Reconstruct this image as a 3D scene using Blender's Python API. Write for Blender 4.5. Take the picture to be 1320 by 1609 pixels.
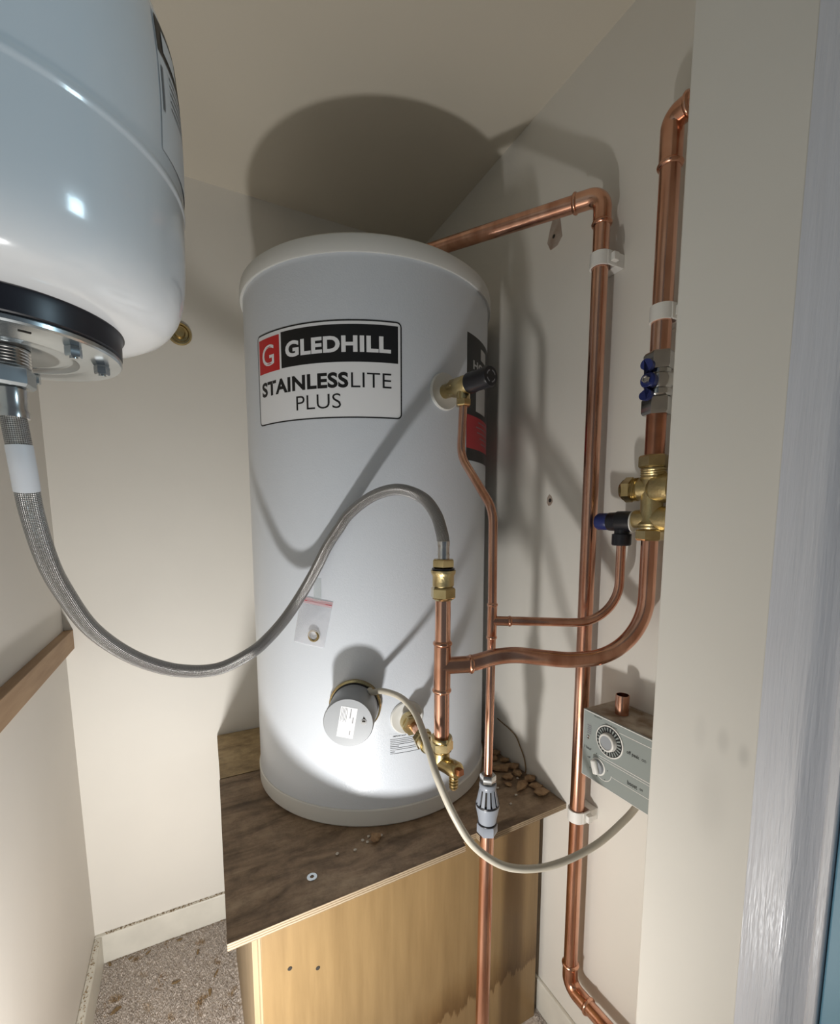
import bpy, bmesh, math, random
from mathutils import Vector, Matrix
random.seed(7)
PI = math.pi
for o in list(bpy.data.objects): bpy.data.objects.remove(o)
SC = bpy.context.scene
COL = SC.collection

# ------------------------------------------------------------------ camera
cam = bpy.data.cameras.new('camera'); camo = bpy.data.objects.new('camera', cam); COL.objects.link(camo)
cam.sensor_fit = 'HORIZONTAL'; cam.sensor_width = 36.0
cam.lens = 36.0*709.7/1320.0
cam.shift_y = 90.5/1320.0
cam.clip_start = 0.02
camo.location = (0, 0, 1.17)
camo.rotation_euler = (math.radians(90-6.213), 0, math.radians(-27.215))
SC.camera = camo
# ------------------------------------------------------------------ world, lamps, exposure
w = bpy.data.worlds.new('world'); SC.world = w; w.use_nodes = True
w.node_tree.nodes['Background'].inputs[0].default_value = (0.74, 0.83, 0.92, 1)
w.node_tree.nodes['Background'].inputs[1].default_value = 0.125
def area_lamp(name, loc, target, power, size, color, shape='DISK', spread=180):
    l = bpy.data.lights.new(name, 'AREA'); l.shape = shape; l.size = size; l.energy = power; l.color = color
    l.spread = math.radians(spread)
    o = bpy.data.objects.new(name, l); COL.objects.link(o); o.location = loc
    o.rotation_euler = (Vector(target)-Vector(loc)).to_track_quat('-Z', 'Y').to_euler()
    return o
# work lamp standing low in the doorway, aimed into the cupboard
area_lamp('work_lamp', (-0.07, 0.27, 0.35), (-0.02, 1.20, 0.66), 8.4, 0.070, (1.0, 0.985, 0.965))
# daylight window of the landing behind the camera
area_lamp('landing_window', (1.42, -0.60, 1.66), (-0.05, 0.42, 1.40), 10.5, 0.36, (0.62, 0.86, 1.0), 'SQUARE')
vs = SC.view_settings
vs.view_transform = 'Standard'; vs.look = 'None'; vs.exposure = 0.0; vs.gamma = 1.0; vs.use_curve_mapping = False

# ------------------------------------------------------------------ materials
def nd(nt, t, **kw):
    n = nt.nodes.new(t)
    for k, v in kw.items(): setattr(n, k, v)
    return n
def mat(name, color, rough=.5, metal=0.0, var=0.0, vscale=6.0, color2=None, bump=0.0, bscale=60.0, stretch=None, rvar=0.0, spec=None, coat=0.0):
    m = bpy.data.materials.new(name); m.use_nodes = True; nt = m.node_tree
    b = nt.nodes['Principled BSDF']
    b.inputs['Roughness'].default_value = rough; b.inputs['Metallic'].default_value = metal
    b.inputs['Base Color'].default_value = (*color, 1)
    if spec is not None: b.inputs['Specular IOR Level'].default_value = spec
    if coat: b.inputs['Coat Weight'].default_value = coat; b.inputs['Coat Roughness'].default_value = .08
    tc = nd(nt, 'ShaderNodeTexCoord'); mp = nd(nt, 'ShaderNodeMapping')
    nt.links.new(tc.outputs['Object'], mp.inputs[0])
    if stretch: mp.inputs['Scale'].default_value = stretch
    if var or color2:
        n = nd(nt, 'ShaderNodeTexNoise'); n.inputs['Scale'].default_value = vscale; n.inputs['Detail'].default_value = 5
        nt.links.new(mp.outputs[0], n.inputs[0])
        r = nd(nt, 'ShaderNodeValToRGB'); r.color_ramp.elements[0].position = .35; r.color_ramp.elements[1].position = .68
        c2 = color2 or tuple(c*(1-var) for c in color)
        r.color_ramp.elements[0].color = (*color, 1); r.color_ramp.elements[1].color = (*c2, 1)
        nt.links.new(n.outputs[0], r.inputs[0]); nt.links.new(r.outputs[0], b.inputs['Base Color'])
        if rvar:
            mr = nd(nt, 'ShaderNodeMapRange'); mr.inputs[3].default_value = rough-rvar; mr.inputs[4].default_value = rough+rvar
            nt.links.new(n.outputs[0], mr.inputs[0]); nt.links.new(mr.outputs[0], b.inputs['Roughness'])
    if bump:
        n2 = nd(nt, 'ShaderNodeTexNoise'); n2.inputs['Scale'].default_value = bscale; n2.inputs['Detail'].default_value = 3
        nt.links.new(mp.outputs[0], n2.inputs[0])
        bp = nd(nt, 'ShaderNodeBump'); bp.inputs['Strength'].default_value = bump; bp.inputs['Distance'].default_value = .002
        nt.links.new(n2.outputs[0], bp.inputs['Height']); nt.links.new(bp.outputs[0], b.inputs['Normal'])
    return m
M = {}
M['wall'] = mat('wall_paint', (.78, .745, .675), .55, var=.05, vscale=3, bump=.12, bscale=35)
M['wall_left'] = mat('wall_paint_left', (.75, .71, .65), .55, var=.05, vscale=3, bump=.12, bscale=35)
M['ceiling'] = mat('ceiling_paint', (.74, .68, .57), .7, var=.04, vscale=3, bump=.15, bscale=40)
M['skirting'] = mat('skirting_paint', (.80, .77, .68), .4, var=.12, vscale=14, bump=.1, bscale=30)
M['gloss'] = mat('white_gloss_paint', (.70, .71, .76), .28, var=.06, vscale=20, bump=.45, bscale=55, stretch=(6, 6, .35), coat=.3)
M['blue'] = mat('blue_paint', (.20, .42, .56), .4, var=.06)
M['white_steel'] = mat('white_coated_steel', (.635, .67, .715), .30, bump=.16, bscale=420)
M['white_rim'] = mat('white_plastic_rim', (.66, .655, .62), .42, var=.03, vscale=5)
M['enamel'] = mat('white_enamel', (.80, .82, .84), .16, bump=.03, bscale=90, coat=.4)
M['black_rubber'] = mat('black_rubber', (.012, .012, .018), .35)
M['black'] = mat('black_plastic', (.010, .010, .014), .32)
M['navy'] = mat('navy_plastic', (.012, .022, .13), .35)
M['zinc'] = mat('zinc_plate', (.62, .66, .68), .22, 1.0, var=.2, vscale=25)
M['steel'] = mat('stainless_steel', (.60, .59, .58), .22, 1.0, var=.15, vscale=30)
M['chrome'] = mat('nickel_plate', (.55, .54, .52), .18, 1.0, var=.2, vscale=30)
M['copper'] = mat('copper', (.78, .46, .335), .21, 1.0, color2=(.50, .235, .15), vscale=7, stretch=(5, 5, 1.0), rvar=.06)
M['copper_fit'] = mat('copper_fitting', (.76, .43, .30), .20, 1.0, color2=(.52, .25, .155), vscale=22, rvar=.06)
M['copper_dark'] = mat('soldered_copper', (.50, .22, .13), .3, 1.0, var=.3, vscale=30)
M['brass'] = mat('brass', (.66, .53, .28), .24, 1.0, color2=(.42, .32, .15), vscale=28, rvar=.06)
M['brass_cast'] = mat('cast_brass', (.60, .49, .26), .36, 1.0, color2=(.45, .35, .17), vscale=26, bump=.25, bscale=300)
M['grey_plastic'] = mat('grey_plastic', (.335, .35, .365), .38, var=.05)
M['tundish'] = mat('light_grey_plastic', (.29, .315, .36), .3)
M['cable'] = mat('beige_cable', (.60, .55, .45), .42, var=.06, vscale=20)
M['paper'] = mat('white_print', (.82, .83, .84), .45)
M['ink'] = mat('black_print', (.008, .008, .009), .4)
M['red'] = mat('red_print', (.55, .02, .02), .4)
M['dimred'] = mat('dark_red_print', (.42, .015, .025), .4)
M['greytext'] = mat('grey_print', (.22, .22, .23), .5); M['palegrey'] = mat('pale_grey_print', (.50, .50, .50), .5)
M['panel'] = mat('grey_green_panel', (.30, .33, .31), .38, var=.04)
M['timer_case'] = mat('dusty_case', (.50, .44, .35), .6, color2=(.22, .15, .09), vscale=35)
M['clip'] = mat('white_clip_plastic', (.80, .78, .73), .4)
M['hole'] = mat('dark_hole', (.02, .016, .012), .9)
M['plaster'] = mat('plaster_chunk', (.40, .26, .14), .9, color2=(.24, .135, .07), vscale=60, bump=.6, bscale=150)
M['plaster_white'] = mat('pale_plaster_chunk', (.66, .60, .52), .9, var=.3, vscale=60)
M['plug'] = mat('old_filler', (.42, .35, .29), .85, color2=(.30, .22, .17), vscale=40)
M['chip'] = mat('wood_chip', (.27, .18, .08), .85, color2=(.15, .09, .04), vscale=80)
M['batten'] = mat('batten_wood', (.42, .27, .15), .6, color2=(.33, .20, .105), vscale=9, stretch=(8, .8, 8), bump=.1, bscale=60)
M['sleeve'] = mat('white_sleeve', (.74, .75, .78), .4)

def wood(name, c1, c2, stretch, vscale, rough=.5, stains=None):
    m = mat(name, c1, rough, color2=c2, vscale=vscale, stretch=stretch, bump=.10, bscale=60)
    return m
def plinth_mat():
    m = bpy.data.materials.new('varnished_plywood'); m.use_nodes = True; nt = m.node_tree; b = nt.nodes['Principled BSDF']
    L = nt.links.new
    b.inputs['Roughness'].default_value = .38
    tc = nd(nt, 'ShaderNodeTexCoord'); mp = nd(nt, 'ShaderNodeMapping'); mp.inputs['Scale'].default_value = (14, 14, 1.1)
    L(tc.outputs['Object'], mp.inputs[0])
    n = nd(nt, 'ShaderNodeTexNoise'); n.inputs['Scale'].default_value = 3.2; n.inputs['Detail'].default_value = 7; n.inputs['Roughness'].default_value = .62
    L(mp.outputs[0], n.inputs[0])
    r = nd(nt, 'ShaderNodeValToRGB'); r.color_ramp.elements[0].position = .3; r.color_ramp.elements[1].position = .72
    r.color_ramp.elements[0].color = (.20, .128, .055, 1); r.color_ramp.elements[1].color = (.27, .178, .080, 1)
    L(n.outputs[0], r.inputs[0])
    # unvarnished wash below a ragged tide line, dark drips just above it
    sx = nd(nt, 'ShaderNodeSeparateXYZ'); L(tc.outputs['Object'], sx.inputs[0])
    mp2 = nd(nt, 'ShaderNodeMapping'); mp2.inputs['Scale'].default_value = (1, 0, .10); L(tc.outputs['Object'], mp2.inputs[0])
    n2 = nd(nt, 'ShaderNodeTexNoise'); n2.inputs['Scale'].default_value = 26; n2.inputs['Detail'].default_value = 6; n2.inputs['Roughness'].default_value = .7
    L(mp2.outputs[0], n2.inputs[0])
    # line height: 0.258 at x .655, .213 at .414, falling under the frame to the left
    ml = nd(nt, 'ShaderNodeMath', operation='MULTIPLY_ADD'); L(sx.outputs[0], ml.inputs[0]); ml.inputs[1].default_value = .19; ml.inputs[2].default_value = .222-.19*.675
    mj = nd(nt, 'ShaderNodeMath', operation='MULTIPLY_ADD'); L(n2.outputs[0], mj.inputs[0]); mj.inputs[1].default_value = .16; L(ml.outputs[0], mj.inputs[2])
    df = nd(nt, 'ShaderNodeMath', operation='SUBTRACT'); L(sx.outputs[2], df.inputs[0]); L(mj.outputs[0], df.inputs[1])
    rd = nd(nt, 'ShaderNodeValToRGB'); cr = rd.color_ramp
    mr = nd(nt, 'ShaderNodeMapRange'); mr.inputs[1].default_value = -.16; mr.inputs[2].default_value = .06; L(df.outputs[0], mr.inputs[0])
    L(mr.outputs[0], rd.inputs[0])
    cr.elements[0].position = .42; cr.elements[0].color = (1.12, 1.12, 1.16, 1)
    cr.elements[1].position = .85; cr.elements[1].color = (1, 1, 1, 1)
    e = cr.elements.new(.45); e.color = (.56, .47, .36, 1)
    e = cr.elements.new(.66); e.color = (.84, .79, .72, 1)
    mx = nd(nt, 'ShaderNodeMix', data_type='RGBA', blend_type='MULTIPLY'); mx.inputs[0].default_value = 1
    L(r.outputs[0], mx.inputs[6]); L(rd.outputs[0], mx.inputs[7]); L(mx.outputs[2], b.inputs['Base Color'])
    bp = nd(nt, 'ShaderNodeBump'); bp.inputs['Strength'].default_value = .08; bp.inputs['Distance'].default_value = .001
    L(n.outputs[0], bp.inputs['Height']); L(bp.outputs[0], b.inputs['Normal'])
    return m
M['plinth'] = plinth_mat()
M['plinth_side'] = wood('plywood_side', (.30, .22, .13), (.37, .275, .165), (10, 10, 1), 4)
def board_mat(name, c1, c2, c3):
    m = bpy.data.materials.new(name); m.use_nodes = True; nt = m.node_tree; b = nt.nodes['Principled BSDF']; L = nt.links.new
    b.inputs['Roughness'].default_value = .62
    tc = nd(nt, 'ShaderNodeTexCoord'); mp = nd(nt, 'ShaderNodeMapping'); mp.inputs['Scale'].default_value = (2.2, 9, 9); mp.inputs['Rotation'].default_value = (0, 0, .25)
    L(tc.outputs['Object'], mp.inputs[0])
    n = nd(nt, 'ShaderNodeTexNoise'); n.inputs['Scale'].default_value = 2.6; n.inputs['Detail'].default_value = 8; n.inputs['Roughness'].default_value = .66; n.inputs['Distortion'].default_value = .6
    L(mp.outputs[0], n.inputs[0])
    r = nd(nt, 'ShaderNodeValToRGB'); e = r.color_ramp.elements
    e[0].position = .33; e[0].color = (*c1, 1); e[1].position = .70; e[1].color = (*c3, 1); k = e.new(.5); k.color = (*c2, 1)
    L(n.outputs[0], r.inputs[0])
    n3 = nd(nt, 'ShaderNodeTexNoise'); n3.inputs['Scale'].default_value = 28; n3.inputs['Detail'].default_value = 9; n3.inputs['Roughness'].default_value = .75; L(tc.outputs['Object'], n3.inputs[0])
    r3 = nd(nt, 'ShaderNodeValToRGB'); r3.color_ramp.elements[0].position = .30; r3.color_ramp.elements[0].color = (.38, .35, .32, 1); r3.color_ramp.elements[1].position = .58; r3.color_ramp.elements[1].color = (1, 1, 1, 1)
    L(n3.outputs[0], r3.inputs[0])
    mx = nd(nt, 'ShaderNodeMix', data_type='RGBA', blend_type='MULTIPLY'); mx.inputs[0].default_value = .8
    L(r.outputs[0], mx.inputs[6]); L(r3.outputs[0], mx.inputs[7]); L(mx.outputs[2], b.inputs['Base Color'])
    bp = nd(nt, 'ShaderNodeBump'); bp.inputs['Strength'].default_value = .4; bp.inputs['Distance'].default_value = .0015
    L(n.outputs[0], bp.inputs['Height']); L(bp.outputs[0], b.inputs['Normal'])
    return m
M['board'] = board_mat('stained_ply_top', (.12, .075, .04), (.29, .195, .118), (.42, .305, .195))
M['board_pale'] = board_mat('paler_ply_strip', (.28, .19, .09), (.45, .32, .16), (.52, .39, .21))
def ply_edge():
    m = bpy.data.materials.new('ply_edge'); m.use_nodes = True; nt = m.node_tree; b = nt.nodes['Principled BSDF']; L = nt.links.new
    b.inputs['Roughness'].default_value = .7
    tc = nd(nt, 'ShaderNodeTexCoord'); wv = nd(nt, 'ShaderNodeTexWave', bands_direction='Z'); wv.inputs['Scale'].default_value = 76; wv.inputs['Distortion'].default_value = 1.2; wv.inputs['Detail'].default_value = 2
    L(tc.outputs['Object'], wv.inputs[0]); r = nd(nt, 'ShaderNodeValToRGB'); r.color_ramp.elements[0].color = (.17, .115, .06, 1); r.color_ramp.elements[1].color = (.38, .30, .20, 1)
    L(wv.outputs[0], r.inputs[0]); L(r.outputs[0], b.inputs['Base Color']); return m
M['ply_edge'] = ply_edge()
def carpet_mat():
    m = bpy.data.materials.new('carpet'); m.use_nodes = True; nt = m.node_tree; b = nt.nodes['Principled BSDF']; L = nt.links.new
    b.inputs['Roughness'].default_value = .95; b.inputs['Specular IOR Level'].default_value = .1
    tc = nd(nt, 'ShaderNodeTexCoord')
    n = nd(nt, 'ShaderNodeTexNoise'); n.inputs['Scale'].default_value = 150; n.inputs['Detail'].default_value = 4; L(tc.outputs['Object'], n.inputs[0])
    r = nd(nt, 'ShaderNodeValToRGB'); r.color_ramp.elements[0].position = .3; r.color_ramp.elements[0].color = (.46, .39, .33, 1); r.color_ramp.elements[1].position = .7; r.color_ramp.elements[1].color = (.80, .73, .66, 1)
    L(n.outputs[0], r.inputs[0])
    n2 = nd(nt, 'ShaderNodeTexNoise'); n2.inputs['Scale'].default_value = 20; n2.inputs['Detail'].default_value = 5; L(tc.outputs['Object'], n2.inputs[0])
    r2 = nd(nt, 'ShaderNodeValToRGB'); r2.color_ramp.elements[0].position = .60; r2.color_ramp.elements[0].color = (1, 1, 1, 1); r2.color_ramp.elements[1].position = .68; r2.color_ramp.elements[1].color = (.62, .48, .30, 1)
    L(n2.outputs[0], r2.inputs[0])
    mx = nd(nt, 'ShaderNodeMix', data_type='RGBA', blend_type='MULTIPLY'); mx.inputs[0].default_value = 1
    L(r.outputs[0], mx.inputs[6]); L(r2.outputs[0], mx.inputs[7]); L(mx.outputs[2], b.inputs['Base Color'])
    bp = nd(nt, 'ShaderNodeBump'); bp.inputs['Strength'].default_value = .9; bp.inputs['Distance'].default_value = .004
    L(n.outputs[0], bp.inputs['Height']); L(bp.outputs[0], b.inputs['Normal']); return m
M['carpet'] = carpet_mat()
def braid_mat():
    m = bpy.data.materials.new('braided_steel'); m.use_nodes = True; nt = m.node_tree; b = nt.nodes['Principled BSDF']; L = nt.links.new
    b.inputs['Metallic'].default_value = 1; b.inputs['Roughness'].default_value = .28
    uv = nd(nt, 'ShaderNodeUVMap'); sx = nd(nt, 'ShaderNodeSeparateXYZ'); L(uv.outputs[0], sx.inputs[0])
    def diag(sign):
        a = nd(nt, 'ShaderNodeMath', operation='MULTIPLY'); L(sx.outputs[0], a.inputs[0]); a.inputs[1].default_value = 18.0*sign
        c = nd(nt, 'ShaderNodeMath', operation='MULTIPLY_ADD'); L(sx.outputs[1], c.inputs[0]); c.inputs[1].default_value = 310.0; L(a.outputs[0], c.inputs[2])
        d = nd(nt, 'ShaderNodeMath', operation='MULTIPLY'); L(c.outputs[0], d.inputs[0]); d.inputs[1].default_value = 2*PI
        s = nd(nt, 'ShaderNodeMath', operation='SINE'); L(d.outputs[0], s.inputs[0]); return s
    d1, d2 = diag(1), diag(-1)
    mx = nd(nt, 'ShaderNodeMath', operation='MULTIPLY'); L(d1.outputs[0], mx.inputs[0]); L(d2.outputs[0], mx.inputs[1])
    r = nd(nt, 'ShaderNodeMapRange'); r.inputs[1].default_value = -1; L(mx.outputs[0], r.inputs[0])
    rr = nd(nt, 'ShaderNodeValToRGB'); rr.color_ramp.elements[0].color = (.16, .155, .15, 1); rr.color_ramp.elements[1].color = (.52, .51, .50, 1)
    rr.color_ramp.elements[0].position = .15; rr.color_ramp.elements[1].position = .75
    L(r.outputs[0], rr.inputs[0]); L(rr.outputs[0], b.inputs['Base Color'])
    bp = nd(nt, 'ShaderNodeBump'); bp.inputs['Strength'].default_value = .8; bp.inputs['Distance'].default_value = .0010
    L(r.outputs[0], bp.inputs['Height']); L(bp.outputs[0], b.inputs['Normal']); return m
M['braid'] = braid_mat()
def film_mat(name, col, alpha):
    m = bpy.data.materials.new(name); m.use_nodes = True; b = m.node_tree.nodes['Principled BSDF']
    b.inputs['Base Color'].default_value = (*col, 1); b.inputs['Roughness'].default_value = .12; b.inputs['Alpha'].default_value = alpha
    nt = m.node_tree; n = nd(nt, 'ShaderNodeTexNoise'); n.inputs['Scale'].default_value = 45; tc = nd(nt, 'ShaderNodeTexCoord'); nt.links.new(tc.outputs['Object'], n.inputs[0])
    bp = nd(nt, 'ShaderNodeBump'); bp.inputs['Strength'].default_value = .5; bp.inputs['Distance'].default_value = .004
    nt.links.new(n.outputs[0], bp.inputs['Height']); nt.links.new(bp.outputs[0], b.inputs['Normal']); return m
M['film'] = film_mat('clear_polythene', (.75, .76, .80), .30)
M['film_seal'] = film_mat('pink_seal_strip', (.66, .42, .44), .6)
M['tape'] = film_mat('clear_tape', (.55, .62, .60), .30)

# ------------------------------------------------------------------ mesh builder
def frame(axis):
    a = Vector(axis).normalized()
    u = a.orthogonal().normalized() if abs(a.z) < .95 else Vector((1, 0, 0))
    u = (u - a*u.dot(a)).normalized()
    return u, a.cross(u), a
class MB:
    def __init__(s): s.v = []; s.f = []; s.uv = []; s.mi = []
    def _f(s, idx, uv=None, mi=0): s.f.append(tuple(idx)); s.uv.append(uv); s.mi.append(mi)
    def tube(s, path, r, n=20, caps=True, uv=False, mi=0):
        P = [Vector(p) for p in path]; m = len(P)
        rad = r if isinstance(r, (list, tuple)) else [r]*m
        T = [((P[min(i+1, m-1)]-P[max(i-1, 0)]).normalized()) for i in range(m)]
        u, _, _ = frame(T[0]); base = len(s.v); ln = 0; lens = []
        for i in range(m):
            if i:
                ln += (P[i]-P[i-1]).length
                q = T[i-1].rotation_difference(T[i]); u = q @ u
            u = (u - T[i]*u.dot(T[i])).normalized(); b = T[i].cross(u); lens.append(ln)
            for k in range(n):
                a = 2*PI*k/n; s.v.append(P[i] + (u*math.cos(a)+b*math.sin(a))*rad[i])
        for i in range(m-1):
            for k in range(n):
                k2 = (k+1) % n
                uvs = [(k/n, lens[i]), ((k+1)/n, lens[i]), ((k+1)/n, lens[i+1]), (k/n, lens[i+1])] if uv else None
                s._f((base+i*n+k, base+i*n+k2, base+(i+1)*n+k2, base+(i+1)*n+k), uvs, mi)
        if caps:
            s._f([base+k for k in range(n)][::-1], None, mi); s._f([base+(m-1)*n+k for k in range(n)], None, mi)
        return s
    def lathe(s, prof, origin=(0, 0, 0), axis=(0, 0, 1), n=32, rot=0.0, mi=0, caps=True):
        o = Vector(origin); u, b, a = frame(axis); base = len(s.v); m = len(prof)
        for r, h in prof:
            for k in range(n):
                t = 2*PI*k/n+rot; s.v.append(o + a*h + (u*math.cos(t)+b*math.sin(t))*max(r, 1e-5))
        for i in range(m-1):
            for k in range(n):
                k2 = (k+1) % n; s._f((base+i*n+k, base+i*n+k2, base+(i+1)*n+k2, base+(i+1)*n+k), None, mi)
        if caps:
            s._f([base+k for k in range(n)][::-1], None, mi); s._f([base+(m-1)*n+k for k in range(n)], None, mi)
        return s
    def hexnut(s, r, h, origin, axis, rot=0.0, mi=0):
        return s.lathe([(r*.88, 0), (r, h*.14), (r, h*.86), (r*.88, h)], origin, axis, 6, rot, mi)
    def box(s, lo, hi, mi=0, R=None, c=None):
        (x0, y0, z0), (x1, y1, z1) = lo, hi
        V = [Vector(p) for p in ((x0, y0, z0), (x1, y0, z0), (x1, y1, z0), (x0, y1, z0), (x0, y0, z1), (x1, y0, z1), (x1, y1, z1), (x0, y1, z1))]
        return s.hexa(V, mi, R, c)
    def hexa(s, V, mi=0, R=None, c=None):
        base = len(s.v)
        for p in V:
            p = Vector(p)
            if R is not None: p = R @ (p) + Vector(c)
            s.v.append(p)
        for f in ((0, 3, 2, 1), (4, 5, 6, 7), (0, 1, 5, 4), (1, 2, 6, 5), (2, 3, 7, 6), (3, 0, 4, 7)): s._f([base+i for i in f], None, mi)
        return s
    def extrude(s, poly, z0, z1, mi=0, fn=None):
        fn = fn or (lambda x, y, z: Vector((x, y, z)))
        n = len(poly); base = len(s.v)
        for z in (z0, z1):
            for x, y in poly: s.v.append(fn(x, y, z))
        for k in range(n): s._f((base+k, base+(k+1) % n, base+n+(k+1) % n, base+n+k), None, mi)
        s._f([base+k for k in range(n)][::-1], None, mi); s._f([base+n+k for k in range(n)], None, mi)
        return s
    def raw(s, V, F, mi=0):
        base = len(s.v); s.v += [Vector(p) for p in V]
        for f in F: s._f([base+i for i in f], None, mi)
        return s
    def build(s, name, mats, parent=None, base=None, bevel=0, angle=35):
        if not isinstance(mats, (list, tuple)): mats = [mats]
        org = Vector(base) if base is not None else (Vector(parent['org']) if parent is not None else Vector((0, 0, 0)))
        me = bpy.data.meshes.new(name)
        me.from_pydata([tuple(p-org) for p in s.v], [], s.f)
        for m in mats: me.materials.append(m)
        for p, mi in zip(me.polygons, s.mi): p.material_index = mi
        if any(u is not None for u in s.uv):
            ul = me.uv_layers.new(name='UVMap')
            for p, u in zip(me.polygons, s.uv):
                if u is not None:
                    for li, c in zip(p.loop_indices, u): ul.data[li].uv = c
        me.shade_smooth(); me.set_sharp_from_angle(angle=math.radians(angle))
        o = bpy.data.objects.new(name, me); COL.objects.link(o)
        if parent is not None: o.parent = parent; o['org'] = list(parent['org']) if 'org' in parent else [0, 0, 0]
        else: o.location = org
        o['org'] = list(org)
        if bevel:
            b = o.modifiers.new('bevel', 'BEVEL'); b.width = bevel; b.segments = 2; b.limit_method = 'ANGLE'; b.angle_limit = math.radians(40)
        return o
def thing(name, label, cat, loc, group=None):
    o = bpy.data.objects.new(name, None); COL.objects.link(o); o.location = loc; o['org'] = list(loc); o.empty_display_size = .05
    o['label'] = label; o['category'] = cat
    if group: o['group'] = group
    return o
def tag(o, label, cat, group=None):
    o['label'] = label; o['category'] = cat
    if group: o['group'] = group
    return o
def struct(o): o['kind'] = 'structure'; return o
def fillet(pts, rads, n=10):
    P = [Vector(p) for p in pts]; out = [P[0]]
    for i in range(1, len(P)-1):
        r = rads[i-1] if isinstance(rads, (list, tuple)) else rads
        a = (P[i-1]-P[i]).normalized(); b = (P[i+1]-P[i]).normalized(); ang = a.angle(b)
        if ang > PI-.02 or r <= 0: out.append(P[i]); continue
        d = r/math.tan(ang/2); d = min(d, (P[i-1]-P[i]).length*.49, (P[i+1]-P[i]).length*.49); r2 = d*math.tan(ang/2)
        c = P[i] + (a+b).normalized()*(r2/math.sin(ang/2)); s0 = P[i]+a*d-c; s1 = P[i]+b*d-c
        tot = s0.angle(s1); ax = s0.cross(s1).normalized()
        for k in range(n+1): out.append(c + Matrix.Rotation(tot*k/n, 3, ax) @ s0)
    out.append(P[-1]); return out
def spline(pts, sub=8):
    P = [Vector(p) for p in pts]; out = []
    for i in range(len(P)-1):
        p0 = P[max(i-1, 0)]; p1 = P[i]; p2 = P[i+1]; p3 = P[min(i+2, len(P)-1)]
        for k in range(sub):
            t = k/sub
            out.append(.5*((2*p1)+(p2-p0)*t+(2*p0-5*p1+4*p2-p3)*t*t+(3*p1-p0-3*p2+p3)*t**3))
    out.append(P[-1]); return out
def text_data(body, bold=0.0):
    """vertices (x,y) and faces of a line of lettering, normalised to its own box"""
    cu = bpy.data.curves.new('lettering', 'FONT'); cu.body = body; cu.offset = bold; cu.resolution_u = 4; cu.fill_mode = 'FRONT'
    if bold > 0: cu.space_character = 1.04
    ob = bpy.data.objects.new('lettering', cu); COL.objects.link(ob)
    bpy.context.view_layer.update()
    me = bpy.data.meshes.new_from_object(ob.evaluated_get(bpy.context.evaluated_depsgraph_get()))
    V = [(v.co.x, v.co.y) for v in me.vertices]; F = [tuple(p.vertices) for p in me.polygons]
    bpy.data.objects.remove(ob); bpy.data.curves.remove(cu); bpy.data.meshes.remove(me)
    x0 = min(v[0] for v in V); x1 = max(v[0] for v in V); y0 = min(v[1] for v in V); y1 = max(v[1] for v in V)
    return [((x-x0)/(x1-x0), (y-y0)/(y1-y0)) for x, y in V], F

# ================================================================== SETTING
ZC = 2.02; YB = 1.353; XR = .70
def XL(z): return -.268 - .0125*z      # the left wall leans out very slightly
struct(MB().box((-.55, -1.2, -.05), (1.2, 1.5, 0)).build('floor', M['carpet']))
struct(MB().box((-.50, .05, ZC), (.85, 1.45, ZC+.05)).build('ceiling', M['ceiling']))
struct(MB().box((-.50, YB, 0), (.85, YB+.06, ZC)).build('wall_back', M['wall']))
struct(MB().box((XR, .2285, 0), (XR+.06, YB, ZC)).build('wall_right', M['wall']))
struct(MB().hexa([(-.40, .05, 0), (XL(0), .05, 0), (XL(0), YB, 0), (-.40, YB, 0), (-.40, .05, ZC), (XL(ZC), .05, ZC), (XL(ZC), YB, ZC), (-.40, YB, ZC)]).build('wall_left', M['wall_left']))
M['wall_scuffed'] = M['wall'].copy(); M['wall_scuffed'].name = 'scuffed_wall_paint'
def scuff(m):
    nt = m.node_tree; L = nt.links.new; b = nt.nodes['Principled BSDF']; src = b.inputs['Base Color'].links[0].from_socket
    tc = nd(nt, 'ShaderNodeTexCoord'); mx = None
    for (y, z, ry, rz, k) in ((.262, .935, .007, .016, .88), (.241, .928, .006, .013, .84), (.286, .935, .008, .022, .94), (.270, .860, .02, .05, .93)):
        s1 = nd(nt, 'ShaderNodeVectorMath', operation='SUBTRACT'); L(tc.outputs['Object'], s1.inputs[0]); s1.inputs[1].default_value = (.5, y, z)
        s2 = nd(nt, 'ShaderNodeVectorMath', operation='DIVIDE'); L(s1.outputs[0], s2.inputs[0]); s2.inputs[1].default_value = (1, ry, rz)
        ln = nd(nt, 'ShaderNodeVectorMath', operation='LENGTH'); L(s2.outputs[0], ln.inputs[0])
        mr = nd(nt, 'ShaderNodeMapRange', interpolation_type='SMOOTHSTEP'); L(ln.outputs['Value'], mr.inputs[0]); mr.inputs[1].default_value = .2; mr.inputs[2].default_value = 1.3; mr.inputs[3].default_value = k; mr.inputs[4].default_value = 1
        m_ = nd(nt, 'ShaderNodeMix', data_type='RGBA', blend_type='MULTIPLY'); m_.inputs[0].default_value = 1; L(src, m_.inputs[6]); L(mr.outputs[0], m_.inputs[7]); src = m_.outputs[2]
    L(src, b.inputs['Base Color'])
scuff(M['wall_scuffed'])
struct(MB().box((.50, .2285, 0), (XR, .344, ZC)).build('wall_front', M['wall_scuffed'], bevel=.002))
# door lining, stop and blue door edge on the right
tr = [(.4975, .2285), (.4975, .196), (.4985, .190), (.504, .183), (.507, .174), (.60, .174), (.60, .2285)]
struct(MB().extrude(tr, 0, ZC).build('trim_1', M['gloss'], angle=50))
struct(MB().box((.503, .1645, 0), (.60, .1738, ZC)).build('trim_2', M['gloss'], bevel=.002))
struct(MB().box((.507, .060, 0), (.56, .1638, ZC)).build('door_1', M['blue'], bevel=.002))
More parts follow.
